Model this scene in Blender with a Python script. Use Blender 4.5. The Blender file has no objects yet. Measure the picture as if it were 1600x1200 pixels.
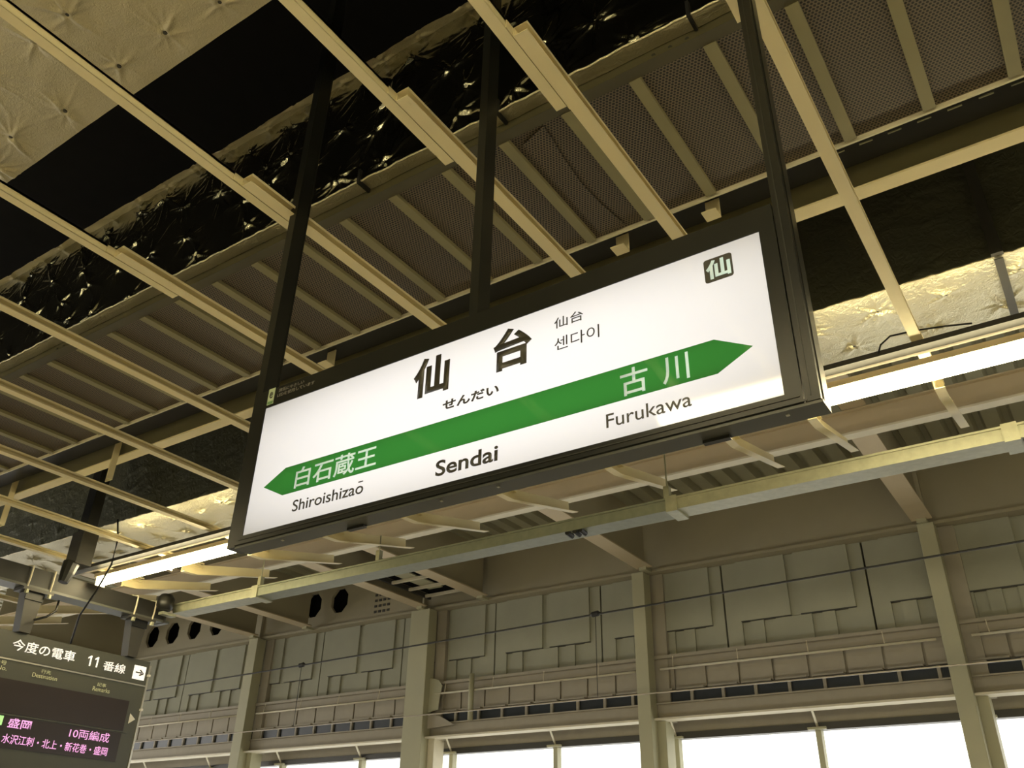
import bpy, math, random
import numpy as np
from mathutils import Vector, Matrix
random.seed(7)
S = bpy.context.scene
C = S.collection
H = 1.6                       # eye height above the platform; every z below is measured from the eye

# ---------------------------------------------------------------- camera
PITCH, ROLL, YAW = 0.520689, 0.0225657, 0.600546
fw = Vector((-math.cos(PITCH)*math.sin(YAW), math.cos(PITCH)*math.cos(YAW), math.sin(PITCH)))
r0 = Vector((math.cos(YAW), math.sin(YAW), 0)); u0 = r0.cross(fw)
rt = r0*math.cos(ROLL) + u0*math.sin(ROLL); up = -r0*math.sin(ROLL) + u0*math.cos(ROLL)
cam = bpy.data.objects.new('camera', bpy.data.cameras.new('camera')); C.objects.link(cam)
cam.matrix_world = Matrix(((rt.x, up.x, -fw.x, 0), (rt.y, up.y, -fw.y, 0), (rt.z, up.z, -fw.z, H), (0, 0, 0, 1)))
cam.data.lens = 1350.08/1600*36; cam.data.sensor_width = 36; cam.data.clip_start = 0.05
S.camera = cam

# ---------------------------------------------------------------- world, exposure
w = bpy.data.worlds.new('world'); S.world = w; w.use_nodes = True
bg = w.node_tree.nodes['Background']; bg.inputs[0].default_value = (1.0, 0.965, 0.90, 1); bg.inputs[1].default_value = 2.6
S.view_settings.view_transform = 'Standard'; S.view_settings.look = 'None'
S.view_settings.exposure = 0.15; S.view_settings.gamma = 1.0
S.view_settings.use_curve_mapping = False
LAMP = 30.0; LAMPCOL = (1.0, 0.86, 0.50)
SIGN = 0.80

# ---------------------------------------------------------------- materials
def newmat(name):
    m = bpy.data.materials.new(name); m.use_nodes = True
    return m, m.node_tree, m.node_tree.nodes['Principled BSDF']
def mat(name, col, rough=0.5, metal=0.0, var=0.12, scale=6, bump=0.0, bscale=80, spec=0.5, coat=0, stretch=None):
    m, nt, b = newmat(name); N = nt.nodes; L = nt.links
    b.inputs['Roughness'].default_value = rough; b.inputs['Metallic'].default_value = metal
    b.inputs['Specular IOR Level'].default_value = spec; b.inputs['Coat Weight'].default_value = coat
    tc = N.new('ShaderNodeNewGeometry')
    src = tc.outputs['Position']
    if stretch:
        mp = N.new('ShaderNodeVectorMath'); mp.operation = 'MULTIPLY'; mp.inputs[1].default_value = stretch
        L.new(src, mp.inputs[0]); src = mp.outputs[0]
    n = N.new('ShaderNodeTexNoise'); n.inputs['Scale'].default_value = scale; n.inputs['Detail'].default_value = 5
    L.new(src, n.inputs['Vector'])
    mx = N.new('ShaderNodeMix'); mx.data_type = 'RGBA'
    mx.inputs[6].default_value = (*[c*(1-var) for c in col], 1); mx.inputs[7].default_value = (*[min(1, c*(1+var)) for c in col], 1)
    L.new(n.outputs[0], mx.inputs[0]); L.new(mx.outputs[2], b.inputs['Base Color'])
    if bump:
        n2 = N.new('ShaderNodeTexNoise'); n2.inputs['Scale'].default_value = bscale; n2.inputs['Detail'].default_value = 4
        L.new(tc.outputs['Position'], n2.inputs['Vector'])
        bp = N.new('ShaderNodeBump'); bp.inputs['Strength'].default_value = bump; bp.inputs['Distance'].default_value = 0.01
        L.new(n2.outputs[0], bp.inputs['Height']); L.new(bp.outputs[0], b.inputs['Normal'])
    return m
def emit(name, col, strength, base=(0.8, 0.8, 0.8), rough=0.4, coat=0.0, spec=0.5):
    m, nt, b = newmat(name)
    b.inputs['Base Color'].default_value = (*base, 1); b.inputs['Emission Color'].default_value = (*col, 1)
    b.inputs['Emission Strength'].default_value = strength; b.inputs['Roughness'].default_value = rough
    b.inputs['Coat Weight'].default_value = coat; b.inputs['Coat Roughness'].default_value = 0.02
    b.inputs['Specular IOR Level'].default_value = spec
    return m
beige = mat('beige_painted_steel', (.80, .70, .43), .45, var=.08, scale=3)
beige2 = mat('beige_beam_paint', (.55, .45, .29), .5, var=.12, scale=2)
olive = mat('olive_painted_steel', (.075, .066, .032), .5, var=.15)
ribm = mat('ceiling_rib_paint', (.26, .235, .125), .5, var=.1)
brown = mat('girder_paint', (.34, .30, .20), .6, var=.08, scale=1.5)
colm = mat('column_paint', (.43, .41, .27), .55, var=.07, scale=1.5)
conc = mat('precast_concrete', (.34, .335, .25), .8, var=.15, scale=1.4, bump=.15, bscale=30)
ledge = mat('wall_rail_paint', (.36, .32, .24), .6, var=.08)
pipem = mat('pale_pipe_and_lit_edge', (.7, .64, .48), .45)  # pipe paint, also used where light is painted onto steel edges
deck = mat('corrugated_deck_steel', (.34, .32, .21), .55, var=.15, scale=2)
galv = mat('galvanised_steel', (.37, .37, .265), .42, metal=.2, var=.25, scale=14)
galv_old = mat('weathered_galvanised_steel', (.22, .235, .175), .5, metal=.1, var=.2, scale=14)
black = mat('black_powder_coat', (.012, .012, .010), .4, var=.2)
signblk = mat('sign_frame_black', (.010, .0105, .009), .28, var=.1, spec=.32)
signbase = mat('sign_underside_grey', (.05, .052, .048), .35, var=.1)
dark = mat('dark_void_shade', (.006, .0055, .005), .9, var=.3, spec=.1)  # near-black colour puts the shade of the ceiling void into its boards
darkgrey = mat('dark_grey_paint', (.05, .047, .04), .45, var=.15)
rubber = mat('black_rubber', (.012, .012, .012), .5)
floorm = mat('platform_tiles', (.68, .64, .53), .6, var=.15, scale=2)
ballast = mat('track_slab', (.26, .24, .20), .9, var=.3, scale=8)
wirem = mat('dark_wire', (.03, .028, .022), .5)
wirel = mat('bright_wire', (.45, .40, .33), .35, metal=.6)
louv = mat('louvre_glass_dark', (.03, .035, .038), .25)
boardm = mat('board_housing_grey', (.085, .088, .075), .4, var=.08)
boards = mat('board_screen_black', (.030, .020, .017), .3, var=.1)
silver = mat('brushed_aluminium', (.6, .58, .5), .3, metal=.8)
white = mat('white_print', (.8, .78, .74), .5, var=.02)
inkm = mat('charcoal_print', (.045, .042, .034), .35, var=.05)

def foilmat(name, col, rough, nscale, nb, metal=1.0):
    m, nt, b = newmat(name); N = nt.nodes; L = nt.links
    b.inputs['Metallic'].default_value = metal; b.inputs['Roughness'].default_value = rough
    g = N.new('ShaderNodeNewGeometry')
    n = N.new('ShaderNodeTexNoise'); n.inputs['Scale'].default_value = 1.7; n.inputs['Detail'].default_value = 6
    L.new(g.outputs['Position'], n.inputs['Vector'])
    mx = N.new('ShaderNodeMix'); mx.data_type = 'RGBA'
    mx.inputs[6].default_value = (*[c*.72 for c in col], 1); mx.inputs[7].default_value = (*col, 1)
    L.new(n.outputs[0], mx.inputs[0]); L.new(mx.outputs[2], b.inputs['Base Color'])
    v = N.new('ShaderNodeTexNoise'); v.inputs['Scale'].default_value = nscale; v.inputs['Detail'].default_value = 6; v.inputs['Distortion'].default_value = 1.4
    L.new(g.outputs['Position'], v.inputs['Vector'])
    bp = N.new('ShaderNodeBump'); bp.inputs['Strength'].default_value = nb; bp.inputs['Distance'].default_value = .02
    L.new(v.outputs[0], bp.inputs['Height']); L.new(bp.outputs[0], b.inputs['Normal'])
    return m
foil_shiny = foilmat('shiny_foil', (.46, .45, .36), .16, 9, .16)
foil_dim = foilmat('rough_dark_foil', (.30, .30, .22), .42, 14, .4, metal=.8)  # darker, rougher foil for the rear girder's side
foil_dull = foilmat('dull_foil', (.66, .60, .42), .42, 60, .35, metal=.75)
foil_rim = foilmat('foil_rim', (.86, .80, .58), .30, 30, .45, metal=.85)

def perforated():
    m, nt, b = newmat('perforated_steel'); N = nt.nodes; L = nt.links
    tc = N.new('ShaderNodeTexCoord'); a = 0.021; sx, sy = a, a*math.sqrt(3)
    ds = []
    for off in ((0, 0), (sx/2, sy/2)):
        ad = N.new('ShaderNodeVectorMath'); ad.operation = 'ADD'; ad.inputs[1].default_value = (off[0], off[1], 0)
        L.new(tc.outputs['Object'], ad.inputs[0])
        wr = N.new('ShaderNodeVectorMath'); wr.operation = 'WRAP'
        wr.inputs[1].default_value = (sx/2, sy/2, 1); wr.inputs[2].default_value = (-sx/2, -sy/2, -1)
        L.new(ad.outputs[0], wr.inputs[0])
        fl = N.new('ShaderNodeVectorMath'); fl.operation = 'MULTIPLY'; fl.inputs[1].default_value = (1, 1, 0)
        L.new(wr.outputs[0], fl.inputs[0])
        le = N.new('ShaderNodeVectorMath'); le.operation = 'LENGTH'; L.new(fl.outputs[0], le.inputs[0]); ds.append(le)
    mn = N.new('ShaderNodeMath'); mn.operation = 'MINIMUM'; L.new(ds[0].outputs['Value'], mn.inputs[0]); L.new(ds[1].outputs['Value'], mn.inputs[1])
    lt = N.new('ShaderNodeMath'); lt.operation = 'LESS_THAN'; lt.inputs[1].default_value = 0.0072; L.new(mn.outputs[0], lt.inputs[0])
    mx = N.new('ShaderNodeMix'); mx.data_type = 'RGBA'
    mx.inputs[6].default_value = (.16, .125, .082, 1); mx.inputs[7].default_value = (.007, .006, .005, 1)
    L.new(lt.outputs[0], mx.inputs[0]); L.new(mx.outputs[2], b.inputs['Base Color']); b.inputs['Roughness'].default_value = .55
    return m
perf = perforated()

def glassmat():
    m = bpy.data.materials.new('window_glass'); m.use_nodes = True; nt = m.node_tree; nt.nodes.clear()
    o = nt.nodes.new('ShaderNodeOutputMaterial'); t = nt.nodes.new('ShaderNodeBsdfTransparent'); g = nt.nodes.new('ShaderNodeBsdfGlossy')
    t.inputs[0].default_value = (.93, .94, .93, 1); g.inputs['Roughness'].default_value = .03
    mx = nt.nodes.new('ShaderNodeMixShader'); mx.inputs[0].default_value = .06
    nt.links.new(t.outputs[0], mx.inputs[1]); nt.links.new(g.outputs[0], mx.inputs[2]); nt.links.new(mx.outputs[0], o.inputs[0])
    return m
glass = glassmat()
lampm = emit('lamp_diffuser', LAMPCOL, LAMP)

upm = emit('lamp_uplight', LAMPCOL, LAMP*.45)
def signface_mat(name, base, col, k):
    m, nt, b = newmat(name); N = nt.nodes; L = nt.links
    b.inputs['Base Color'].default_value = (*base, 1); b.inputs['Roughness'].default_value = .05
    b.inputs['Emission Color'].default_value = (*col, 1)
    # the light box is brightest along the middle of its tubes
    tc = N.new('ShaderNodeTexCoord'); gd = N.new('ShaderNodeMapRange'); sp = N.new('ShaderNodeSeparateXYZ')
    L.new(tc.outputs['Generated'], sp.inputs[0])
    def tri(o):
        a = N.new('ShaderNodeMath'); a.operation = 'SUBTRACT'; a.inputs[1].default_value = .5; L.new(o, a.inputs[0])
        c = N.new('ShaderNodeMath'); c.operation = 'ABSOLUTE'; L.new(a.outputs[0], c.inputs[0])
        d = N.new('ShaderNodeMath'); d.operation = 'POWER'; d.inputs[1].default_value = 3; L.new(c.outputs[0], d.inputs[0]); return d
    tx = tri(sp.outputs[0])
    mu = N.new('ShaderNodeMath'); mu.operation = 'MULTIPLY_ADD'; tz = tri(sp.outputs[2]); ad = N.new('ShaderNodeMath'); ad.operation = 'ADD'; L.new(tx.outputs[0], ad.inputs[0]); L.new(tz.outputs[0], ad.inputs[1])
    mu.inputs[1].default_value = -2.5*k; mu.inputs[2].default_value = k
    L.new(ad.outputs[0], mu.inputs[0]); L.new(mu.outputs[0], b.inputs['Emission Strength'])
    return m
face_w = signface_mat('sign_white_acrylic', (.30, .30, .30), (1.0, .975, .99), SIGN)
face_g = signface_mat('sign_green_film', (.03, .12, .03), (.022, .175, .026), .85)
face_t = signface_mat('sign_white_letter', (.30, .30, .30), (.75, .98, .80), .80)

# ---------------------------------------------------------------- builders
WL = {}
def tag(o, label=None, cat=None, group=None, kind=None):
    if label: o['label'] = label
    if cat: o['category'] = cat
    if group: o['group'] = group
    if kind: o['kind'] = kind
    return o
def empty(name, x, y, z, label=None, cat=None, group=None, kind=None):
    o = bpy.data.objects.new(name, None); C.objects.link(o); o.empty_display_size = .1
    o.location = (x, y, z+H); WL[o.name] = Vector((x, y, z+H))
    return tag(o, label, cat, group, kind)
def place(o, world, parent):
    WL[o.name] = world.copy()
    if parent: o.parent = parent; o.location = world - WL[parent.name]
    else: o.location = world
class G:
    def __init__(s): s.v = []; s.f = []
    def box(s, x0, x1, y0, y1, z0, z1):
        n = len(s.v)
        s.v += [(x0, y0, z0), (x1, y0, z0), (x1, y1, z0), (x0, y1, z0), (x0, y0, z1), (x1, y0, z1), (x1, y1, z1), (x0, y1, z1)]
        s.f += [tuple(n+i for i in q) for q in ((0, 3, 2, 1), (4, 5, 6, 7), (0, 1, 5, 4), (1, 2, 6, 5), (2, 3, 7, 6), (3, 0, 4, 7))]
        return s
    def prism(s, prof, ax, a, b):
        """profile of 2-D points (the two other axes in order) swept from a to b along axis ax"""
        n = len(s.v); k = len(prof)
        for c in (a, b):
            for p, q in prof:
                s.v.append({'x': (c, p, q), 'y': (p, c, q), 'z': (p, q, c)}[ax])
        for i in range(k):
            j = (i+1) % k; s.f.append((n+i, n+j, n+k+j, n+k+i))
        s.f.append(tuple(n+i for i in reversed(range(k)))); s.f.append(tuple(n+k+i for i in range(k)))
        return s
    def tube(s, pts, r, k=8, cap=True):
        pts = [Vector(p) for p in pts]; n0 = len(s.v)
        for i, p in enumerate(pts):
            d = (pts[min(i+1, len(pts)-1)] - pts[max(i-1, 0)]).normalized()
            h = Vector((0, 0, 1)) if abs(d.z) < .9 else Vector((1, 0, 0))
            a = d.cross(h).normalized(); b = d.cross(a)
            rr = r[i] if isinstance(r, (list, tuple)) else r
            for j in range(k):
                t = 2*math.pi*j/k; s.v.append(tuple(p + a*math.cos(t)*rr + b*math.sin(t)*rr))
        for i in range(len(pts)-1):
            for j in range(k):
                q = (j+1) % k; s.f.append((n0+i*k+j, n0+i*k+q, n0+(i+1)*k+q, n0+(i+1)*k+j))
        if cap:
            s.f.append(tuple(n0+j for j in reversed(range(k)))); s.f.append(tuple(n0+(len(pts)-1)*k+j for j in range(k)))
        return s
    def build(s, name, m, parent=None, smooth=False, **kw):
        v = np.array(s.v, float); v[:, 2] += H
        o0 = Vector(((v[:, 0].min()+v[:, 0].max())/2, (v[:, 1].min()+v[:, 1].max())/2, v[:, 2].min()))
        me = bpy.data.meshes.new(name); me.from_pydata([tuple(p) for p in (v-np.array(o0))], [], s.f)
        me.materials.append(m)
        import bmesh
        bm = bmesh.new(); bm.from_mesh(me); bmesh.ops.recalc_face_normals(bm, faces=bm.faces); bm.to_mesh(me); bm.free()
        if smooth:
            for p in me.polygons: p.use_smooth = len(p.vertices) == 4
        o = bpy.data.objects.new(name, me); C.objects.link(o); place(o, o0, parent)
        return tag(o, kw.get('label'), kw.get('cat'), kw.get('group'), kw.get('kind'))
def copy_at(src, dx, dy, dz, parent):
    o = src.copy(); C.objects.link(o); place(o, WL[src.name] + Vector((dx, dy, dz)), parent); return o
def bx(name, x0, x1, y0, y1, z0, z1, m, parent=None, bevel=0, **kw):
    o = G().box(x0, x1, y0, y1, z0, z1).build(name, m, parent, **kw)
    if bevel:
        b = o.modifiers.new('bevel', 'BEVEL'); b.width = bevel; b.segments = 2
    return o

def foil_sheet(name, P, U, V, nu, nv, pins, m, parent, normal, amp=.012, pr=.16, seed=1, dip=.6, cw=(.008, .016), edge_wave=0, sag=.01):
    """crinkled quilted foil: grid P + u*U + v*V pushed along the normal, puckered in creases around the pins"""
    rng = np.random.default_rng(seed)
    P = np.array(P, float); U = np.array(U, float); V = np.array(V, float); nrm = np.array(normal, float)
    lu, lv = np.linalg.norm(U), np.linalg.norm(V)
    u, v = np.meshgrid(np.linspace(0, 1, nu), np.linspace(0, 1, nv), indexing='ij')
    X, Y = u*lu, v*lv
    d = np.zeros_like(X)
    for _ in range(16):
        a = rng.uniform(0, math.pi); k = rng.uniform(7, 60); d += sag*1.6/k**.9*np.sin(k*(X*math.cos(a)*.5+Y*math.sin(a))+rng.uniform(0, 6.3))
    for (px, py) in pins:
        i0 = max(0, int((px-.5)/lu*(nu-1))); i1 = min(nu, int((px+.5)/lu*(nu-1))+2)
        if i1 <= i0: continue
        dx = X[i0:i1]-px; dy = Y[i0:i1]-py; r = np.hypot(dx, dy)+1e-6; th = np.arctan2(dy, dx)
        w = np.zeros_like(r); rl = pr*rng.uniform(.6, 1.2)
        for k in range(rng.integers(14, 24)):
            t0 = rng.uniform(-math.pi, math.pi); dt = np.angle(np.exp(1j*(th-t0-rng.uniform(-1.2, 1.2)*r)))
            ww = rng.uniform(*cw); dist = np.abs(dt)*r      # distance from the crease line
            w += rng.uniform(.4, 1)*np.exp(-(dist/ww)**1.3)*np.exp(-(r/(rl*rng.uniform(.5, 1.3)))**2)*(np.cos(dt) > 0)
        d[i0:i1] += amp*.55*np.minimum(w, 1.6)*np.clip(r/.025, 0, 1) - amp*dip*np.exp(-(r/.05))
    w3 = P[None, None] + u[..., None]*U + v[..., None]*V + d[..., None]*nrm
    if edge_wave:
        ph = rng.uniform(0, 6, 6); e = sum(np.sin(X*f+ph[i])/f for i, f in enumerate((2, 5, 9, 17, 31)))
        w3 += (edge_wave*e*(1-v)**3)[..., None]*(V/lv)
    vv = w3.reshape(-1, 3); vv[:, 2] += H
    o0 = Vector((float(vv[:, 0].mean()), float(vv[:, 1].mean()), float(vv[:, 2].min())))
    vv = vv - np.array(o0)
    idx = np.arange(nu*nv).reshape(nu, nv)
    q = np.stack([idx[:-1, :-1], idx[1:, :-1], idx[1:, 1:], idx[:-1, 1:]], -1).reshape(-1, 4)
    me = bpy.data.meshes.new(name); me.vertices.add(len(vv)); me.vertices.foreach_set('co', vv.astype('f').ravel())
    me.loops.add(q.size); me.loops.foreach_set('vertex_index', q.ravel().astype('i'))
    me.polygons.add(len(q)); me.polygons.foreach_set('loop_start', np.arange(0, q.size, 4).astype('i'))
    me.update(calc_edges=True); me.polygons.foreach_set('use_smooth', np.ones(len(q), bool)); me.materials.append(m)
    o = bpy.data.objects.new(name, me); C.objects.link(o); place(o, o0, parent)
    return o
def pin_grid(lu, lv, du, rows, jit, seed):
    r = random.Random(seed); out = []
    for j, pv in enumerate(rows):
        x = (j % 2)*du/2 + .1
        while x < lu: out.append((x+r.uniform(-jit, jit), pv*lv+r.uniform(-jit, jit)*.6)); x += du
    return out

def washers(pins, P, U, V, n, m, parent, r=.011):
    P = Vector(P); U = Vector(U).normalized(); V = Vector(V).normalized(); n = Vector(n); g = G()
    for a, b in pins:
        c = P + U*a + V*b; g.tube([c-n*.012, c+n*.004], r, 7)
    return g.build('pin_washers', m, parent, kind='stuff')
def text(name, body, m, parent, plane, c, a0, a1, z0, z1, bold=0.0, thick=.0015, label=None, keep=False):
    """flat lettering fitted to a rectangle: plane 'y' faces -Y (runs along +X), plane 'x' faces +X (runs along +Y)"""
    cu = bpy.data.curves.new(name, 'FONT'); cu.body = body; cu.size = 1; cu.offset = bold; cu.resolution_u = 4
    t = bpy.data.objects.new(name, cu); C.objects.link(t)
    dg = bpy.context.evaluated_depsgraph_get(); dg.update()
    me = bpy.data.meshes.new_from_object(t.evaluated_get(dg)); bpy.data.objects.remove(t)
    n = len(me.vertices); co = np.zeros(n*3, 'f'); me.vertices.foreach_get('co', co); co = co.reshape(-1, 3)
    mn, mxx = co.min(0), co.max(0)
    A = a0 + (co[:, 0]-mn[0])/(mxx[0]-mn[0])*(a1-a0); Z = z0 + (co[:, 1]-mn[1])/(mxx[1]-mn[1])*(z1-z0)
    am, zm = (a0+a1)/2, z0
    out = np.zeros_like(co)
    if plane == 'y': out[:, 0] = A-am; out[:, 2] = Z-zm; o0 = Vector((am, c, zm+H))
    else: out[:, 1] = A-am; out[:, 2] = Z-zm; o0 = Vector((c, am, zm+H))
    me.vertices.foreach_set('co', out.ravel()); me.update(); me.materials.clear(); me.materials.append(m)
    o = bpy.data.objects.new(name, me); C.objects.link(o); place(o, o0, parent)
    sd = o.modifiers.new('thickness', 'SOLIDIFY'); sd.thickness = thick; sd.offset = 0
    if label: o['label'] = label
    return o
def plate(name, plane, c, pts, th, m, parent, **kw):
    """thin plate with outline pts standing at c (its far side), th thick towards the viewer side"""
    return G().prism(pts, plane, c-th if plane == 'y' else c, c if plane == 'y' else c+th).build(name, m, parent, **kw)

X0, X1 = -34, 5               # how far the hall is built along the platform
# ================================================================ structure
bx('floor', X0, 9, -6.5, 6.9, -1.75, -1.6, floorm, kind='structure')
bx('floor', X0, 9, 6.9, 17.5, -2.9, -2.75, ballast, kind='structure')
bx('wall_front', X0, 9, -7.2, -7.0, -1.75, 6.9, conc, kind='structure')
bx('wall_right', 8.8, 9, -7, 17.5, -2.75, 6.9, conc, kind='structure')
bx('ceiling', X0, 9, -7, 6.2, 6.2, 6.3, dark, kind='structure')
bx('ceiling', X0, 9, 6.3, 11.55, 6.71, 6.8, brown, kind='structure')

# corrugated deck over the tracks (ridges run towards the wall)
dk = empty('corrugated_roof_deck', -14, 14, 6.7, 'corrugated steel roof deck above the far side of the tracks', 'roof deck')
def corr(x0, x1, name='deck_sheet'):
    g = G(); x = x0; p = .42; h = .10
    top = []; 
    while x < x1-1e-6:
        top += [(x, 6.84), (x+.10, 6.84), (x+.15, 6.70), (x+.37, 6.70)]; x += p
    top.append((x, 6.84))
    n = len(g.v)
    for y in (11.6, 16.4):
        for a, z in top: g.v.append((a, y, z))
    k = len(top)
    for i in range(k-1): g.f.append((n+i, n+i+1, n+k+i+1, n+k+i))
    o = g.build(name, deck, dk); sd = o.modifiers.new('thickness', 'SOLIDIFY'); sd.thickness = .01
for a in np.arange(X0, 8.9, 4.2*1.0): corr(a, min(a+4.2, 9))
bx('roof_slab', X0, 9, 11.6, 17.6, 6.85, 6.95, dark, dk)

# ---- far wall behind the tracks
WX0, WX1 = -34.2, 4
gr = empty('castellated_girder', -14, 16, 5.5, 'deep brown wall girder under the roof with octagonal holes at its left', 'girder')
def girder_web():
    holes = [(-23.95, 6.18), (-23.0, 6.18), (-22.0, 6.2), (-21.0, 6.2), (-20.05, 6.2), (-18.05, 6.2), (-17.15, 6.2), (-16.2, 6.2),
             (-25.9, 6.18), (-26.9, 6.18), (-27.9, 6.18), (-28.9, 6.18)]
    holes.sort(); g = G(); z0, z1 = 5.56, 6.74; ya, yb = 15.96, 15.99; x = WX0; R = .31
    def quad(a, b, y):
        g.v.extend([(a, y, z0), (b, y, z0), (b, y, z1), (a, y, z1)]); n = len(g.v)-4; g.f.append((n, n+1, n+2, n+3))
    for hx, hz in holes:
        quad(x, hx-.42, ya); n = len(g.v)
        oc = [(hx+R*math.cos(math.pi/8+k*math.pi/4), hz+R*1.1*math.sin(math.pi/8+k*math.pi/4)) for k in range(8)]
        sq = [(hx+.42, hz+.2), (hx+.2, z1), (hx-.2, z1), (hx-.42, hz+.2), (hx-.42, hz-.2), (hx-.2, z0), (hx+.2, z0), (hx+.42, hz-.2)]
        cor = {0: (hx+.42, z1), 2: (hx-.42, z1), 4: (hx-.42, z0), 6: (hx+.42, z0)}
        for p in oc: g.v.append((p[0], ya, p[1]))
        for p in sq: g.v.append((p[0], ya, p[1]))
        for p in oc: g.v.append((p[0], yb+.05, p[1]))
        for k in range(8):
            j = (k+1) % 8
            if k in cor:
                g.v.append((cor[k][0], ya, cor[k][1])); g.f.append((n+k, n+8+k, len(g.v)-1, n+8+j, n+j))
            else: g.f.append((n+k, n+8+k, n+8+j, n+j))
            g.f.append((n+k, n+j, n+16+j, n+16+k))
        x = hx+.42
    quad(x, WX1, ya)
    return g
girder_web().build('web', brown, gr)
bx('cavity_shade_sheet', -30, -15.5, 16.25, 16.3, 5.56, 6.74, dark, gr)  # black sheet stands in for the shade of the cavity behind the holes
bx('back_plate', -15.5, WX1, 16.0, 16.05, 5.56, 6.74, brown, gr)
bx('bottom_flange', WX0, WX1, 15.86, 16.35, 5.505, 5.56, brown, gr)
bx('top_flange', WX0, WX1, 15.86, 16.2, 6.70, 6.76, brown, gr)
hp = G()
for i in range(4):
    for j in range(6): hp.box(-14.95+i*.14, -14.87+i*.14, 15.945, 15.965, 5.7+j*.14, 5.76+j*.14)
hp.build('hole_grid', darkgrey, gr, kind='stuff')  # small dark blocks stand in for holes in the web
for xs in (-19.0, -13.3, -7.55, -2.02): bx('stiffener', xs-.02, xs+.02, 15.87, 15.96, 5.56, 6.70, brown, gr)

wl = empty('wall_back', -14, 16.3, -1.6, kind='structure')
bx('backing', WX0, WX1+2, 16.50, 16.6, 2.77, 6.8, darkgrey, wl)
# precast panels, joints at -3.226 + 2.71 k; two deep pockets with a short fin below each
proto = None
for k in range(-12, 3):
    xl = -3.226 + 2.71*k + .018; dx = xl - (-3.226+.018)
    if proto is None:
        root_dx = dx
        a = xl; g = G(); ya = 16.14
        def B(u0, u1, z0, z1, y=ya, d=.12): g.box(a+u0, a+u1, y, y+d, z0, z1)
        B(0, .30, 3.80, 5.5); B(1.26, 1.44, 4.34, 5.5); B(2.43, 2.674, 3.80, 5.5)
        B(.30, 1.26, 4.35, 5.5, ya-.05, .17); B(1.44, 2.43, 4.35, 5.5, ya-.05, .17)
        B(.30, 2.43, 3.80, 4.335, ya+.045, .1); B(.95, 1.62, 3.80, 4.335, ya+.0, .1); B(2.28, 2.43, 3.80, 4.335, ya, .1)
        pn = g.build('concrete_panel', conc, wl)
        f1 = bx('fin', a+.46, a+.72, ya+.0, ya+.08, 3.80, 4.335, conc, pn)
        f2 = bx('fin', a+1.82, a+2.04, ya+.0, ya+.08, 3.80, 4.335, conc, pn)
        lp = bx('sill_shade_strip', a+.30, a+1.26, ya-.045, ya+.06, 4.335, 4.35, darkgrey, pn)  # dark grey strip stands in for the shadow under each overhanging box
        lq = bx('sill_shade_strip', a+1.44, a+2.43, ya-.045, ya+.06, 4.335, 4.35, darkgrey, pn)
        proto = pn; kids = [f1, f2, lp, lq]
    else:
        d = dx-root_dx; p2 = copy_at(proto, d, 0, 0, wl)
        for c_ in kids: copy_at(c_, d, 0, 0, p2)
bx('ledge_rail', WX0, WX1, 15.96, 16.3, 3.80, 3.86, ledge, wl)
bx('ledge_web', WX0, WX1, 16.06, 16.2, 3.66, 3.80, ledge, wl)
pp = None
for k in range(-44, 12):
    x = -3.81 + .645*k
    if pp is None:
        pp = bx('plate', x, x+.60, 16.12, 16.16, 3.24, 3.66, ledge, wl)
        pl = bx('plate_lip', x+.02, x+.58, 16.02, 16.13, 3.215, 3.245, ledge, pp); xb = x
    else:
        q = copy_at(pp, x-xb, 0, 0, wl); copy_at(pl, x-xb, 0, 0, q)
bx('plate_backing', WX0, WX1, 16.17, 16.2, 3.17, 3.66, ledge, wl)
# ribbon of small dark windows
bx('louvre_strip', WX0, WX1, 16.10, 16.12, 2.98, 3.21, louv, wl)
mu = None
for k in range(-46, 9):
    x = -3.607 + .622*k
    if mu is None: mu = bx('louvre_post', x-.028, x+.028, 16.05, 16.10, 2.98, 3.2, ledge, wl); xm = x
    else: copy_at(mu, x-xm, 0, 0, wl)
# long beam above the windows with daylight painted pale onto its bottom flange, struts to the window posts
bx('window_beam', WX0, WX1, 16.02, 16.10, 2.69, 2.98, ledge, wl)
bx('beam_top_flange', WX0, WX1, 15.95, 16.2, 2.955, 2.98, ledge, wl)
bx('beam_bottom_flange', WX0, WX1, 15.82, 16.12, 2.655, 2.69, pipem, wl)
bx('soffit_strip', WX0, WX1, 16.12, 16.60, 2.74, 2.76, ledge, wl)
bx('window_header', WX0, WX1, 16.55, 16.72, 2.52, 2.76, ledge, wl); bx('header_frame', WX0, WX1, 16.50, 16.70, 2.40, 2.52, darkgrey, wl)
bx('sill_wall', WX0, WX1+5, 16.55, 16.75, -2.75, -.9, conc, wl)
for n, k in enumerate(range(-11, 3)):
    x = -4.59 + 2.71*k
    wn = empty('window_%d' % (n+1), x+1.35, 16.6, -.9, kind='structure')
    bx('window_frame', x-.05, x+.05, 16.50, 16.66, -.9, 2.42, colm, wn)
    bx('transom', x+.05, x+2.66, 16.56, 16.64, .7, .78, colm, wn)
    bx('pane', x+.05, x+2.66, 16.60, 16.605, -.9, .7, glass, wn)
    bx('pane', x+.05, x+2.66, 16.60, 16.605, .78, 2.40, glass, wn)
    st = G().tube([(x*.985, 16.02, 2.70), (x, 16.5, 2.46)], .022).build('strut', pipem, wn)
    bx('strut_cap', x-.16, x+.16, 16.42, 16.50, 2.40, 2.44, colm, wn)

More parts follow.
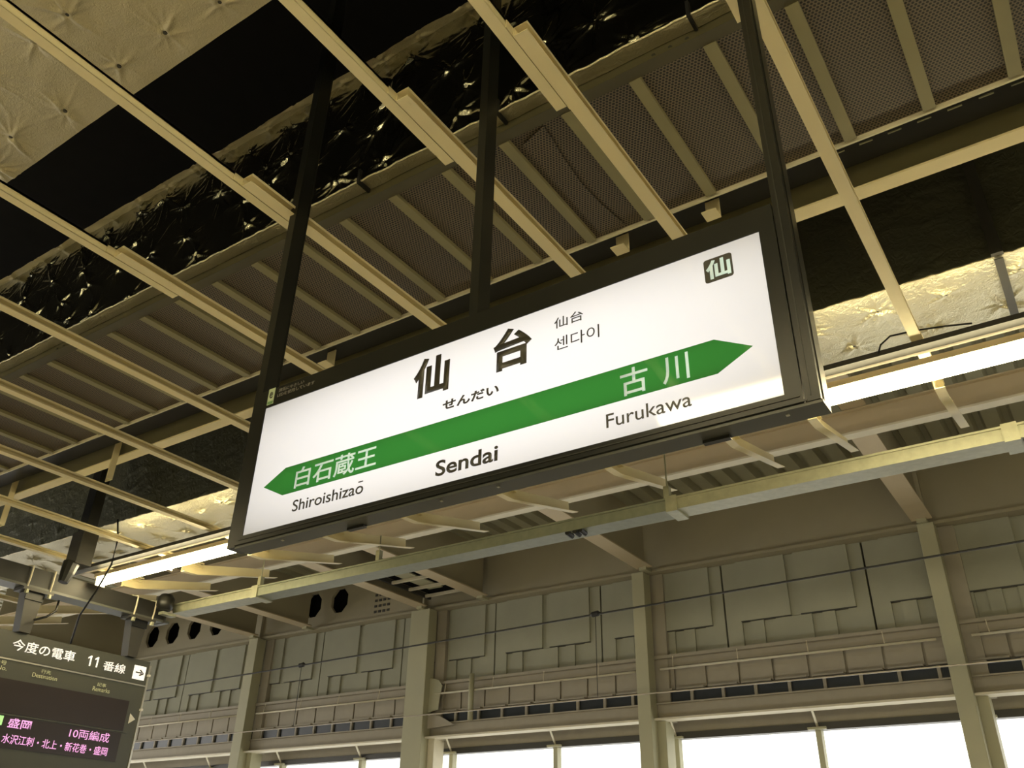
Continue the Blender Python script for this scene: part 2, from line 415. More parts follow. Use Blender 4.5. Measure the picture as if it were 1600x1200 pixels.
# pale pipes on the wall, one per bay
cols = [(-2.03, .27, 'rightmost'), (-7.55, .27, 'second'), (-13.23, .56, 'third'), (-19.0, .35, 'fourth'), (-25.0, .35, 'fifth'), (-30.8, .35, 'sixth')]
edges = [WX1] + [c[0] for c in cols]
names = ['behind the right edge of the picture', 'between the two rightmost wall columns', 'between the second and third wall columns from the right',
         'between the third and fourth wall columns from the right', 'left of the fourth wall column from the right', 'leftmost, behind the departure board']
for i in range(6):
    xr = edges[i]-.25; xl = edges[i+1] + cols[i][1]/2 + .15
    p = empty('wall_pipe', xl, 15.9, 3.6, 'thin pale wall pipe, ' + names[i], 'pipe', 'pale pipes on the far wall')
    G().tube([(xl, 15.9, 3.585), (xr, 15.9, 3.585)], .022).build('pipe', pipem, p, smooth=True)
    x = xl+.25
    while x < xr-.1:
        G().tube([(x, 15.96, 3.82), (x+.02, 15.9, 3.6)], .008, 5).build('clip', pipem, p); x += 1.3
for i, (x, wd, nm) in enumerate(cols):
    c = empty('wall_column', x, 15.8, -2.75, '%s beige steel column of the far wall%s' % (
        ['rightmost', 'second', 'widest', 'fourth', 'fifth', 'sixth'][i],
        [', its foot between bright windows', ' from the right, behind the short vertical wire', ', with a pointed gusset plate on its right', ' from the right, below the girder holes',
         ' from the right, behind the departure board', ' from the right, far end of the hall'][i]), 'column', 'columns of the far wall')
    h = wd/2
    bx('shaft', x-h, x+h, 15.70, 16.0, -2.75, 5.5, colm, c, bevel=.01)
    bx('side_channel', x+h-.02, x+h+.17, 15.95, 16.3, -2.75, 2.66, pipem if i == 2 else colm, c)  # widest column's channel is painted pale as its lit side
    bx('back_channel', x+h-.02, x+h+.26, 16.04, 16.3, 2.66, 5.5, ledge, c)
    bx('base_plate', x-h-.06, x+h+.06, 15.66, 16.04, -2.75, -2.70, colm, c)
    if i == 2:
        plate('gusset_plate', 'y', 15.9, [(x+h, 3.95), (x+h+.25, 3.88), (x+h+.36, 3.75), (x+h+.30, 3.5), (x+h+.28, 3.25), (x+h, 3.2)], .02, colm, c)
        plate('gusset_plate', 'y', 15.9, [(x+h, 3.18), (x+h+.35, 3.1), (x+h+.75, 2.9), (x+h, 2.86)], .02, ledge, c)
G().tube([(-11.75, 15.85, 2.95), (-11.75, 15.85, 3.92)], .06, 8).build('downpipe', colm, None, smooth=True, label='short vertical grey pipe beside the widest wall column', cat='pipe')

# ---- lip beam, rafters over the tracks
lb = empty('eaves_beam', -14, 11.65, 5.5, 'long tan steel beam with a pale lower edge running beyond the tubes', 'beam')
bx('web', X0, X1, 11.65, 11.67, 5.52, 5.86, beige2, lb)
bx('bottom_flange', X0, X1, 11.56, 11.74, 5.49, 5.52, pipem, lb)  # paler than the web: the light on this edge is in its colour
bx('top_flange', X0, X1, 11.58, 11.76, 5.86, 5.88, beige2, lb)
rx = [(-2.06, 'behind the right lamp, ending at the rightmost wall column'), (-7.38, 'meeting the second wall column from the right'), (-11.45, 'right of the dark cable ladder'),
      (-13.2, 'left of the dark cable ladder, ending at the widest column'), (-17.0, 'passing the left end of the galvanised duct'), (-19.0, 'meeting the fourth wall column'),
      (-24.8, 'above the departure board'), (-30.5, 'farthest left')]
for x, t in rx:
    r = empty('rafter', x, 13.8, 5.55, 'tan roof rafter, ' + t, 'rafter', 'rafters above the tracks')
    bx('bottom_flange', x-.17, x+.17, 11.74, 15.7, 5.56, 5.585, beige2, r)
    bx('web', x-.01, x+.01, 11.74, 15.7, 5.585, 6.7, brown, r)
    bx('near_flange', x-.17, x+.17, 7.0, 11.58, 5.885, 5.91, beige2, r)
    bx('near_web', x-.01, x+.01, 7.0, 11.58, 5.91, 6.6, brown, r)
    bx('end_bracket', x-.08, x+.08, 15.6, 15.85, 5.50, 5.56, colm, r)
ld = empty('cable_ladder', -12.3, 14.9, 5.7, 'dark cable ladder with pale slats between two rafters above the widest column', 'cable ladder')
for y in (13.7, 14.3, 14.9, 15.5): bx('slat', -12.95, -11.65, y-.03, y+.03, 5.70, 5.76, pipem, ld)
bx('tray', -12.9, -11.7, 13.6, 15.6, 5.80, 5.82, dark, ld)
bx('pale_panel', -12.6, -12.2, 13.8, 15.2, 5.765, 5.79, colm, ld)
for xx_, yy_ in ((-12.93, 13.8), (-12.93, 15.5), (-11.67, 13.8), (-11.67, 15.5)): G().tube([(xx_, yy_, 5.79), (xx_, yy_, 6.86)], .012, 6).build('hanger_rod', darkgrey, ld)
bx('edge_rail', -12.98, -12.93, 13.6, 15.7, 5.70, 5.80, darkgrey, ld)
bx('edge_rail', -11.67, -11.62, 13.6, 15.7, 5.70, 5.80, darkgrey, ld)

# ================================================================ platform ceiling build-up
# dull quilted board, upper left
up1 = empty('foil_ceiling_board', -3, 0.8, 4.5, 'dull silver quilted insulation board at the upper left', 'insulation')
pins = pin_grid(7, 2.0, .50, (.10, .32, .55, .78), .10, 3)
foil_sheet('foil_facing', (-7, 1.91, 4.5), (7, 0, 0), (0, -2.0, 0), 700, 200, pins, foil_dull, up1, (0, 0, -1), amp=.024, pr=.22, seed=5, edge_wave=.006, sag=.007)
washers(pins, (-7, 1.91, 4.5), (7, 0, 0), (0, -2, 0), (0, 0, -1), darkgrey, up1, .014)
bx('board_core', -7, 0, -.1, 1.90, 4.57, 4.66, dark, up1)
bx('seam', -1.66, -1.65, -.1, 1.9, 4.484, 4.49, darkgrey, up1)

def foil_girder(x0, x1, y, zb, zt, yb, label, seed, side):
    g_ = empty('foil_wrapped_girder', (x0+x1)/2, y, zb, label, 'girder')
    L_ = x1-x0; h = zt-zb
    pins = pin_grid(L_, h, .46, (.08, .32, .56, .80), .11, seed)
    foil_sheet('side_foil', (x0, y, zb), (L_, 0, 0), (0, 0, h), int(L_/(.011 if side is foil_shiny else .02)), int(h/(.011 if side is foil_shiny else .02)), pins, side, g_, (0, -1, 0), amp=(.034 if side is foil_shiny else .013), pr=.20, seed=seed, sag=.006, dip=.25, cw=(.005, .011))
    pins = pin_grid(L_, yb-y, .55, (.3, .75) if yb-y > .5 else (.5,), .08, seed+1)
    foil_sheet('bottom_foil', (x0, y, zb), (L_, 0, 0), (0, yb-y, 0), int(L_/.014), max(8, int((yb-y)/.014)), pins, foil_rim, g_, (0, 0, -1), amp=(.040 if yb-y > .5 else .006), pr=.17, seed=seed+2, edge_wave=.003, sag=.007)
    if yb-y > .5: washers(pins, (x0, y, zb), (1, 0, 0), (0, 1, 0), (0, 0, -1), darkgrey, g_)
    rng = random.Random(seed); pts = []; x = x0
    while x < x1: pts.append((x, y-.004+rng.uniform(-.004, .004), zb+rng.uniform(-.006, .005))); x += .05
    G().tube(pts, .009, 5).build('edge_fold', foil_rim, g_, smooth=True)
    bx('core', x0, x1, y+.06, yb-.02, zb+.06, zt, dark, g_)
    return g_
fg = foil_girder(-11, 1.5, 3.0, 4.03, 5.25, 3.095, 'foil wrapped girder crossing the upper middle, dark and creased', 11, foil_shiny)
foil_sheet('upper_fold', (-11, 2.92, 5.14), (12.5, 0, 0), (0, .09, .03), 900, 10, pin_grid(12.5, .09, .4, (.5,), .05, 4), foil_dull, fg, (0, 0, -1), amp=.025, seed=44, edge_wave=.012, sag=.01)
for x in (-3.32, -.96, -2.2): bx('strap', x-.009, x+.009, 2.975, 3.09, 4.00, 4.12, rubber, fg)
fg2 = foil_girder(-18, 3, 6.06, 4.0, 5.3, 7.0, 'foil wrapped girder behind the tubes, its underside brightly lit', 23, foil_dim)
bx('seam_tape', .06, .14, 6.0, 6.045, 3.99, 5.3, darkgrey, fg2)
bx('seam_tape', .07, .13, 6.05, 7.0, 3.965, 3.97, darkgrey, fg2)

# angle purlin with holes
an = empty('angle_purlin', -6, 3.1, 3.92, 'olive steel angle with bolt holes along the near edge of the perforated ceiling', 'purlin')
bx('web', -18, 3, 3.10, 3.115, 3.92, 4.06, olive, an)
bx('bottom_flange', -18, 3, 3.05, 3.13, 3.905, 3.92, olive, an)
for i in range(3):
    for xx in (-1.22, -4.1, -7.0): 
        G().tube([(xx+i*.10, 3.094, 3.985), (xx+i*.10, 3.101, 3.985)], .012, 8).build('bolt_hole', rubber, an)

# perforated ceiling strip
pc = empty('perforated_ceiling_strip', -6, 3.7, 3.9, 'row of brown perforated steel ceiling panels with narrow ribs between', 'ceiling panels')
P0 = R0 = None
for k in range(-38, 6):
    x = -.025 + .4445*k
    if P0 is None:
        P0 = bx('perforated_panel', x-.19, x+.19+.0645, 3.13, 4.26, 3.93, 3.935, perf, pc)
        R0 = bx('rib', x-.035, x+.035, 3.13, 4.235, 3.90, 3.93, ribm, pc); xb = x
        P0.data.transform(Matrix.Identity(4))
    else:
        copy_at(P0, x-xb, 0, 0, pc); copy_at(R0, x-xb, 0, 0, pc)
bx('edge_lip', -18, 3, 4.255, 4.27, 3.90, 3.945, pipem, pc)
bx('panel_gap_cover', -18, 3, 3.13, 4.26, 3.95, 3.955, dark, pc)
plate('loose_sheet', 'z', 3.918, [(-2.165, 3.22), (-1.976, 3.156), (-1.983, 3.262), (-2.007, 3.43), (-2.028, 3.675), (-2.017, 3.956), (-1.977, 4.21), (-2.165, 4.21)], .003, perf, pc)

# H beam beyond the panels
hb = empty('steel_beam', -6, 4.76, 3.9, 'olive and beige steel beam just beyond the perforated ceiling', 'beam')
bx('web', -18, 3, 4.72, 4.735, 3.915, 4.14, ribm, hb)
bx('bottom_flange', -18, 3, 4.68, 4.80, 3.90, 3.915, beige, hb)  # light from below put into the colour, paler than the web
for i, (x, zl, t) in enumerate(((-8.4, 3.62, 'hanging below the beam at the left'), (-10.45, 3.5, 'at the left edge above the departure board'))):
    hg = empty('hanger_angle', x, 4.66, zl, 'short beige steel angle ' + t, 'hanger', 'hanger angles on the beam')
    bx('leg', x-.06, x+.06, 4.655, 4.665, zl, 4.3, beige, hg); bx('side', x+.05, x+.06, 4.60, 4.655, zl, 4.3, beige, hg)
for i, (x, y) in enumerate(((-2.1, 4.42), (-1.42, 4.42), (-4.99, 4.46))):
    hg = empty('bracket', x, y, 3.9, 'small beige bracket above the sign, %s of three' % ('middle', 'rightmost', 'leftmost')[i], 'bracket', 'brackets above the sign')
    bx('plate', x-.05, x+.05, y-.004, y+.004, 3.86, 4.018, beige, hg); bx('foot', x-.05, x+.05, y-.1, y+.004, 3.855, 3.863, beige, hg)
# black cable rack with slots between the panels and the beam
cr = empty('cable_rack', -6, 4.5, 4.0, 'black slotted cable rack in the gap beyond the perforated panels', 'cable rack')
bx('rack_tray', -18, 3, 4.34, 4.60, 4.02, 4.05, black, cr)
for k in range(12): bx('slot', -.62+k*.17, -.54+k*.17, 4.42, 4.43, 4.012, 4.02, galv, cr)

# ================================================================ ceiling battens
bats = [(.55, 1), (-.595, 1), (-1.585, 1), (-2.32, 1), (-3.50, 1), (-4.74, 1), (-6.0, 0), (-7.18, 0), (-8.45, 0), (-9.72, 0), (-11.0, 0), (-12.3, 0), (-13.6, 0), (-14.9, 0), (-16.2, 0)]
bl = ['right of the rightmost post, out at the picture edge', 'passing right of the rightmost sign post down to the bright lamp', 'crossing the top of the middle post and ending at the sign',
      'running from the top edge, just left of the middle post', 'starting in the top left corner and crossing behind the left post', 'second from the top left corner along the left edge',
      'third down the left edge, passing behind the left post', 'fourth down the left edge, ending left of the sign face', 'fifth down the left edge, ending at the left lamp',
      'sixth down the left edge, above the small camera', 'seventh down the left edge, meeting the dark square beam', 'eighth down the left edge, above the departure board',
      'ninth down the left edge, behind the board hanger', 'tenth down the left edge, just above the departure board', 'farthest to the left, tip only']
def channel(g, x, y0, y1, z, w_=.078, h=.062, t=.004):
    g.box(x, x+w_, y0, y1, z, z+t); g.box(x, x+t, y0, y1, z+t, z+h-t); g.box(x, x+w_, y0, y1, z+h-t, z+h)
    g.box(x+w_-t, x+w_, y0, y1, z+h-t-.014, z+h-t)
for i, (x, two) in enumerate(bats):
    b = empty('ceiling_batten', x, 4, 3.5, 'beige steel ceiling batten ' + bl[i], 'batten', 'beige battens under the platform ceiling')
    g = G(); y0 = 2.26 if two else -3.0
    channel(g, x, y0, 6.95, 3.5); g.build('channel', beige, b)
    if two:
        g = G(); channel(g, x-.068, -3.0, 2.77, 3.5+.001, .062, .064)
        g.box(x-.012, x-.006, -3, 2.77, 3.5, 3.565)
        g.build('near_channel', beige, b)
        bx('splice_plate', x-.006, x-.001, 2.2, 2.8, 3.505, 3.56, beige, b)
    # upturned arm at the tip: thin web with a bottom flange
    xa = x*1.0 + .02
    g = G(); y1, z1, y2, z2, y3, z3 = 6.66, 3.375, 6.86, 3.385, 8.2, 3.70
    for (ya, za, yb, zb) in ((y1, z1, y2, z2), (y2, z2, y3, z3)):
        n = len(g.v)
        for xx in (xa, xa+.075):
            g.v += [(xx, ya, za), (xx, yb, zb), (xx, yb, zb+.006), (xx, ya, za+.006)]
        g.f += [(n, n+1, n+2, n+3), (n+4, n+7, n+6, n+5), (n, n+4, n+5, n+1), (n+3, n+2, n+6, n+7), (n, n+3, n+7, n+4), (n+1, n+5, n+6, n+2)]
    arm = g.build('upturned_arm', beige, b)
    g = G(); g.prism([(6.66, 3.38), (6.86, 3.39), (8.10, 3.68), (8.09, 3.80), (6.9, 3.535), (6.66, 3.53)], 'x', xa+.002, xa+.008)
    g.build('arm_web', beige, arm)

# ================================================================ lamps
def lamp(x0, x1, y, z, label, cat='lamp', group=None):
    l = empty('tube_lamp', (x0+x1)/2, y, z, label, cat, group)
    bx('trough', x0, x1, y-.10, y+.10, z+.135, z+.142, beige2, l)
    bx('trough_lip', x0, x1, y-.108, y-.10, z+.10, z+.150, beige2, l); bx('trough_lip', x0, x1, y+.10, y+.108, z+.10, z+.150, beige2, l)
    pr = [(y+.06*math.cos(t), z+.07+.06*math.sin(t)) for t in np.linspace(math.radians(120), math.radians(420), 13)]
    G().prism(pr, 'x', x0+.004, x1-.004).build('diffuser', lampm, l, smooth=False)
    bx('uplight', x0+.05, x1-.05, y-.06, y+.06, z+.143, z+.148, upm, l)
    bx('end_cap', x0, x0+.004, y-.07, y+.07, z+.005, z+.135, pipem, l); bx('end_cap', x1-.004, x1, y-.07, y+.07, z+.005, z+.135, pipem, l)
    xx = x0+.3
    while xx < x1: bx('mount', xx-.02, xx+.02, y+.07, y+.10, z+.142, 3.5, beige2, l); xx += .9
ly, lz = 6.343, 3.285
L1 = ['glowing tube lamp at the lower left, farthest from the sign', 'glowing tube lamp touching the left edge of the sign']
for i, (a, b) in enumerate(((-10.95, -9.53), (-9.525, -8.1))): lamp(a, b, ly, lz, L1[i], 'lamp', 'tube lamps along the platform edge')
L2 = ['brightest tube lamp at the right edge of the picture', 'tube lamp beyond the right edge of the picture', 'tube lamp farthest to the right out of the picture']
for i, (a, b) in enumerate(((-1.445, 1.1), (1.105, 2.9), (2.905, 4.7))): lamp(a, b, ly, lz, L2[i], 'lamp', 'tube lamps along the platform edge')
nm = ['first', 'second', 'third', 'fourth', 'fifth', 'sixth']
for i, a in enumerate((-2.62, -.78, 1.06, 2.9)): lamp(a, a+1.82, -.86, 3.34, 'tube lamp behind the photographer, %s from the left' % nm[i], 'lamp', 'tube lamps behind the photographer')
for i, a in enumerate((-16.5, -13.2, -9.9)): lamp(a, a+1.82, -.86, 3.34, 'tube lamp over the far left platform, %s from the far end' % nm[i], 'lamp', 'tube lamps behind the photographer')
for j, a in enumerate(np.arange(-14, 6, 2.5)): lamp(a, a+2.3, -5.2, 3.27, 'added fill lamp over the far platform half, behind the photographer, %s from the left' % (nm+['seventh', 'eighth'])[j], 'lamp', 'added fill lamps on the other half')  # unseen lamp row added so floor bounce brightens the ceiling
lr = empty('lamp_rail', -4, 6.15, 3.45, 'dark rail and pale ledge running above the tube lamps', 'rail')
bx('dark_rail', -11.4, 4.7, 6.07, 6.17, 3.455, 3.498, darkgrey, lr)
bx('ledge_plate', -11.4, 4.7, 6.17, 6.225, 3.462, 3.47, pipem, lr)
G().tube([(-.85, 6.09, 3.46), (-.80, 6.03, 3.52), (-.72, 6.01, 3.56), (-.55, 6.01, 3.55), (-.35, 6.03, 3.53), (-.18, 6.05, 3.505)], .007, 6).build('lamp_cable', rubber, None, smooth=True,
        label='thin black cable looping over the dark rail by the right lamp', cat='cable')

# ================================================================ cable duct (galvanised) below the arm tips
td = empty('cable_duct', -5, 7.65, 3.2, 'long galvanised cable duct hanging below the ceiling arms', 'cable duct')
secs = ((-10.98, -9.28), (-9.26, -3.22), (-3.20, 4.7))
for a, b in secs:
    gm = galv_old if b == -3.22 else galv
    bx('duct_section', a, b, 7.55, 7.80, 3.215, 3.335, gm, td)
    bx('duct_lid', a, b, 7.535, 7.815, 3.325, 3.345, gm, td)
for x in (-9.27, -3.21, -.18): bx('joint_collar', x-.06, x+.06, 7.53, 7.82, 3.195, 3.36, galv, td)
for x, zt in ((-9.27, 3.95), (-7.15, 3.7), (-3.28, 4.2)):
    G().tube([(x, 7.62, 3.34), (x, 7.62, zt)], .008, 6).build('hanger_rod', galv, td)
    bx('hanger_bracket', x-.03, x+.03, 7.59, 7.65, 3.34, 3.50, galv, td)
for i, x in enumerate((-4.42, -4.33, -4.26, -.08)):
    G().tube([(x, 7.55, 3.205), (x, 7.66, 3.195)], .028, 8).build('cable_clip', rubber, td)

# ================================================================ catenary wires
for nme, z, m_, r_, lb_ in (('messenger_wire', 0, wirem, .013, 'dark overhead wire crossing in front of the far wall, the upper one'),
                           ('contact_wire', 1, wirel, .010, 'lower overhead wire crossing just above the windows')):
    g = G()
    if z == 0: pts = [(-30, 12, 3.30), (-17.65, 12, 3.455), (-13.0, 12, 3.515), (-6.53, 12, 3.648), (-.485, 12, 3.762), (5, 12, 3.86)]
    else: pts = [(-30, 12, 2.42), (-17.8, 12, 2.391), (-5.8, 12, 2.385), (5, 12, 2.36)]
    g.tube(pts, r_*1.15, 6).build(nme, m_, None, smooth=True, label=lb_, cat='wire')
for i, (x, zt, zb) in enumerate(((-6.53, 3.65, 2.385), (-13.0, 3.515, 2.388))):
    d = empty('dropper_wire', x, 12, zb, 'thin vertical dropper wire joining the overhead wires, %s one' % ('right' if i == 0 else 'left'), 'wire', 'dropper wires')
    G().tube([(x, 12, zb), (x, 12, zt)], .006, 5).build('wire', wirem, d)
    G().tube([(x-.08, 12, zt), (x-.05, 12, zt), (x+.05, 12, zt+.01), (x+.08, 12, zt+.01)], [.02, .045, .045, .02], 8).build('clamp', rubber, d)

# ================================================================ the station sign
sg = empty('station_sign', -2.0, 2.65, 1.37, 'large illuminated white station name sign with green arrow band in a black frame', 'sign')
xl, xr, zb, zt, y = -3.402, -.612, 1.372, 2.243, 2.6
fx0, fx1, fz0, fz1 = -3.356, -.672, 1.430, 2.135
fr = G(); fr.box(xl, xr, y, y+.10, fz1, zt); fr.box(xl, xr, y, y+.09, zb+.012, fz0); fr.box(xl, fx0, y, y+.10, fz0, fz1); fr.box(fx1, xr, y, y+.10, fz0, fz1)
fr.build('frame', signblk, sg)
bx('base_plate', xl, -.552, y+.004, y+.10, zb, zb+.012, signbase, sg)
bx('base_channel', xl, -.60, y-.004, y+.0, zb+.014, zb+.022, signblk, sg)
bx('frame_seam', xl+.02, xr-.01, y-.003, y, fz0-.022, fz0-.018, black, sg)
bx('back_panel', fx0, fx1, y+.085, y+.10, fz0, fz1, signblk, sg)
facep = bx('white_face', fx0, fx1, y+.004, y+.03, fz0, fz1, face_w, sg)
yf = y+.004
plate('green_arrow_band', 'y', yf, [(-3.262, 1.664), (-3.122, 1.738), (-.893, 1.727), (-.755, 1.654), (-.893, 1.583), (-3.117, 1.592)], .0015, face_g, sg)
def st(body, m_, x0, x1, z0, z1, bold=0, lab=None, d=.003): return text('lettering', body, m_, sg, 'y', yf-d, x0, x1, z0, z1, bold, label=lab)
st('仙', inkm, -2.333, -2.125, 1.886, 2.092, .032, 'large black kanji of the station name')
st('台', inkm, -1.884, -1.685, 1.889, 2.096, .032)
st('せんだい', inkm, -2.15, -1.849, 1.783, 1.831, .026, 'small black kana reading')
st('仙台', inkm, -1.572, -1.434, 2.010, 2.062, .0)
st('센다이', inkm, -1.572, -1.361, 1.900, 1.962, -.004, 'small black Korean lettering')
st('白石蔵王', face_t, -3.038, -2.518, 1.606, 1.714, .008, 'white kanji on the green band, left')
st('古', face_t, -1.278, -1.163, 1.597, 1.713, .008, 'white kanji on the green band, right')
st('川', face_t, -1.103, -.997, 1.597, 1.710, .008)
st('Shiroishizao', inkm, -3.028, -2.578, 1.487, 1.545, .004, 'black roman lettering, left')
bx('macron', -2.612, -2.584, yf-.0035, yf-.002, 1.544, 1.549, inkm, sg)
st('Sendai', inkm, -2.165, -1.844, 1.470, 1.543, .017, 'bold black roman lettering, centre')
st('Furukawa', inkm, -1.345, -1.0, 1.483, 1.541, .0, 'black roman lettering, right')
lg = []
for cx, cz, a0 in ((-.798, 2.077, 0), (-.889, 2.077, 90), (-.889, 1.991, 180), (-.798, 1.991, 270)):
    for k in range(5):
        t = math.radians(a0+k*22.5); lg.append((cx+.011*math.cos(t), cz+.011*math.sin(t)))
plate('emblem_square', 'y', yf, lg, .0015, inkm, sg, label='black rounded square emblem')
text('emblem_letter', '仙', face_t, sg, 'y', yf-.0035, -.892, -.795, 1.991, 2.077, .030)
# eco sticker and small print on the top frame
ec = bx('eco_sticker', -3.350, -3.302, y-.002, y, 2.150, 2.246, mat('sticker_green_white', (.42, .50, .34), .5), sg)
text('sticker_letter', 'e', inkm, ec, 'y', y-.003, -3.338, -3.314, 2.185, 2.225, .01)
bx('sticker_base', -3.346, -3.306, y-.003, y-.002, 2.153, 2.168, mat('sticker_green', (.12, .25, .10), .5), ec)
smallm = mat('grey_print', (.20, .19, .17), .5)
text('small_print', '環境にやさしい', smallm, sg, 'y', y-.001, -3.272, -3.085, 2.206, 2.228, .005)
text('small_print', 'LEDを使用しています', smallm, sg, 'y', y-.001, -3.277, -3.005, 2.178, 2.200, .005)
for x, s in ((-3.1, 1), (-2.15, 1), (-1.86, 1), (-.68, 1)): bx('screw', x-.006, x+.006, y+.03, y+.042, zb-.003, zb, silver, sg)
bx('latch', -2.72, -2.62, y+.07, y+.095, zb-.012, zb, black, sg); bx('latch', -1.0, -.9, y+.07, y+.095, zb-.012, zb, black, sg)
# posts
for i, (a, b, zt_, z0_) in enumerate(((-3.458, -3.402, 6.2, 1.38), (-2.03, -1.982, 6.2, 2.243), (-.607, -.556, 6.2, 1.384))):
    p = bx('post', a, b, y, y+.092, z0_, zt_, signblk, sg)
    if i == 2:
        bx('post_groove', a+.018, a+.022, y-.002, y, z0_+.02, zt_, black, p)
        bx('post_flange', b, b+.004, y+.03, y+.10, z0_, zt_, signblk, p)
    if i == 0: bx('post_flange', b, b+.003, y+.088, y+.096, z0_+.9, zt_, signblk, p)
    if i == 1: bx('foot_plate', a-.10, b+.10, y+.02, y+.075, 2.243, 2.25, signblk, p)
    if i == 1:
        for q in (-.07, .06): G().tube([(a+.02+q, y+.04, 2.25), (a+.02+q, y+.04, 2.268)], .008, 6).build('bolt', silver, p)

# ================================================================ departure board and its square beam
XB = -11.2
bd = empty('departure_board', XB-.2, 6.0, 1.0, 'dark grey departure board with pink lettering hanging at the lower left', 'display')
bx('housing', XB-.3, XB, 3.4, 7.52, .9, 2.55, boardm, bd)
bx('header_trim', XB, XB+.012, 3.4, 7.52, 2.215, 2.232, silver, bd)
bx('edge_trim', XB-.03, XB+.012, 7.52, 7.545, .9, 2.50, silver, bd)
bx('header_panel', XB, XB+.006, 3.42, 7.50, 2.24, 2.53, boardm, bd)
bx('upper_screen', XB, XB+.008, 3.6, 7.33, 1.62, 2.0, boards, bd)
bx('lower_screen', XB, XB+.008, 3.6, 7.32, 1.24, 1.59, boards, bd)
bx('bottom_panel', XB, XB+.006, 3.6, 7.32, .93, 1.21, boardm, bd)
bx('divider', XB, XB+.014, 3.5, 7.40, 1.60, 1.612, boardm, bd)
hdr = emit('header_letter_glow', (1.0, .90, .80), .75); led = emit('pink_led', (1.0, .42, .78), 1.0, base=(.1, .1, .1)); sml = mat('pale_green_print', (.75, .78, .55), .5)
def bt(s, m_, y0, y1, z0, z1, bold=.01, lab=None): return text('lettering', s, m_, bd, 'x', XB+.016, y0, y1, z0, z1, bold, label=lab)
bt('今度の電車', hdr, 5.56, 6.40, 2.335, 2.47, .005, 'white header lettering')
for y0 in (6.585, 6.685): plate('digit_one', 'x', XB+.014, [(y0+.030, 2.333), (y0+.050, 2.333), (y0+.050, 2.465), (y0+.035, 2.465), (y0, 2.438), (y0, 2.420), (y0+.030, 2.438)], .003, hdr, bd)
bt('番線', hdr, 6.82, 7.155, 2.32, 2.44, .004)
bx('arrow_panel', XB+.006, XB+.014, 7.285, 7.47, 2.29, 2.47, emit('arrow_panel_glow', (1, .9, .8), .75), bd)
text('arrow', '→', inkm, bd, 'x', XB+.017, 7.315, 7.445, 2.335, 2.425, .03)
bt('行先', sml, 6.01, 6.14, 2.135, 2.18, .0, 'small pale column heading'); bt('Destination', sml, 5.91, 6.24, 2.075, 2.125, .0)
bt('記事', sml, 6.80, 6.93, 2.11, 2.155, .0); bt('Remarks', sml, 6.75, 7.0, 2.045, 2.10, .0)
bt('番号', sml, 5.40, 5.56, 2.145, 2.195, .0); bt('No.', sml, 5.46, 5.58, 2.085, 2.135, .0)
bt('盛岡', led, 5.785, 6.075, 1.465, 1.575, .012, 'pink destination lettering')
bt('10両編成', led, 6.59, 7.155, 1.45, 1.565, .003); bt('・水沢江刺・北上・新花巻・盛岡', led, 5.70, 7.17, 1.29, 1.395, .006, 'pink line of stops')
bx('green_mark', XB+.008, XB+.014, 5.45, 5.715, 1.48, 1.585, emit('green_led', (.1, .9, .1), .5), bd)
plate('side_arrow', 'x', XB+.002, [(7.385, 1.72), (7.385, 1.85), (7.475, 1.785)], .006, white, bd, label='white triangle on the housing')
for zz in (2.35, 1.9): bx('trim_catch', XB+.0, XB+.03, 7.51, 7.55, zz, zz+.03, white, bd)
beamdk = mat('dark_beam_paint', (.022, .021, .018), .5)
bm_ = empty('square_beam', -11.1, 5, 3.1, 'dark square steel beam carrying the departure board', 'beam')
bx('tube', -11.32, -11.10, -2.0, 7.50, 3.12, 3.34, beamdk, bm_)
bx('lower_channel', -11.36, -11.08, 4.2, 7.6, 3.085, 3.115, boardm, bm_)
bx('end_plate', -11.34, -11.06, 7.50, 7.52, 3.08, 3.36, darkgrey, bm_)
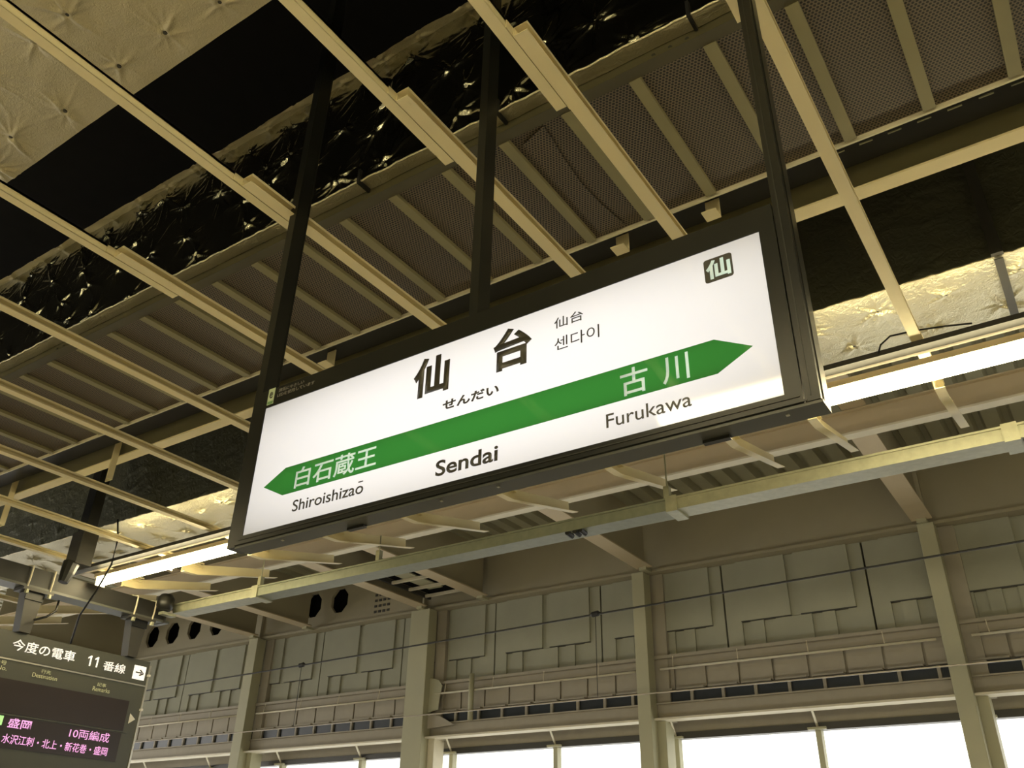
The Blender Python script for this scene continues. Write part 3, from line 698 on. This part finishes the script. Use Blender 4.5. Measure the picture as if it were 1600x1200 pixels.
for i, yy in enumerate((3.9, 5.63, 7.17)):
    hk = empty('board_hanger', -11.2, yy, 2.55, 'grey bracket hanging the departure board, %s' % ('beyond the left edge', 'the left one in view', 'the right one at the beam end')[i], 'bracket', 'board hanger brackets')
    G().prism([(yy-.06, 2.555), (yy+.08, 2.555), (yy+.12, 3.045), (yy-.12, 3.045)], 'x', -11.30, -11.14).build('plate', darkgrey, hk)
    bx('cross_bar', -11.3, -11.06, yy-.2, yy+.2, 3.045, 3.085, darkgrey, hk)
    for q in (-.15, .15):
        G().tube([(-11.09, yy+q, 3.04), (-11.07, yy+q, 3.2), (-11.07, yy+q, 3.35), (-11.2, yy+q, 3.37), (-11.33, yy+q, 3.35)], .012, 6).build('u_bolt', pipem, hk)
        G().tube([(-11.07, yy+q, 3.0), (-11.07, yy+q, 3.05)], .028, 6).build('nut', galv, hk)
    bx('gusset', -11.145, -11.12, yy-.12, yy+.12, 2.95, 3.05, black, hk)
G().tube([(-11.03, 5.9, 3.0), (-11.0, 5.88, 2.86), (-11.0, 5.78, 2.76), (-11.05, 5.66, 2.70)], .016, 6).build('board_cable', rubber, None, smooth=True, label='black cable looping under the left board hanger', cat='cable')
G().tube([(-10.2, 5.92, 3.95), (-10.2, 5.99, 3.7), (-10.3, 6.05, 3.4), (-10.5, 6.06, 3.1), (-10.9, 6.15, 2.85), (-11.2, 6.3, 2.56)], .013, 6).build('hanging_cable', rubber, None, smooth=True, label='long black cable hanging beside the small camera down to the board', cat='cable')
cm = empty('platform_camera', -10.5, 5.75, 3.1, 'dark boxed surveillance camera hanging beside the left lamp', 'camera')
G().prism([(-10.62, 5.62), (-10.38, 5.62), (-10.36, 5.82), (-10.60, 5.84)], 'z', 3.32, 3.75).build('bracket', darkgrey, cm)
G().prism([(-10.60, 5.66), (-10.42, 5.66), (-10.42, 5.80), (-10.60, 5.80)], 'z', 3.75, 6.2).build('pole', black, cm)
G().tube([(-10.50, 5.64, 3.34), (-10.50, 5.62, 3.20), (-10.50, 5.60, 3.08)], [.10, .085, .06], 10).build('camera_body', black, cm)
sp = empty('ceiling_speaker', -10.95, 7.45, 3.2, 'round dark speaker at the left end of the galvanised duct', 'speaker')
G().tube([(-10.9, 7.35, 3.42), (-10.9, 7.35, 3.36), (-10.9, 7.35, 3.26), (-10.9, 7.35, 3.20)], [.08, .12, .12, .09], 14).build('body', black, sp, smooth=True)
bx('arm', -11.0, -10.9, 7.34, 7.56, 3.15, 3.19, galv, sp)
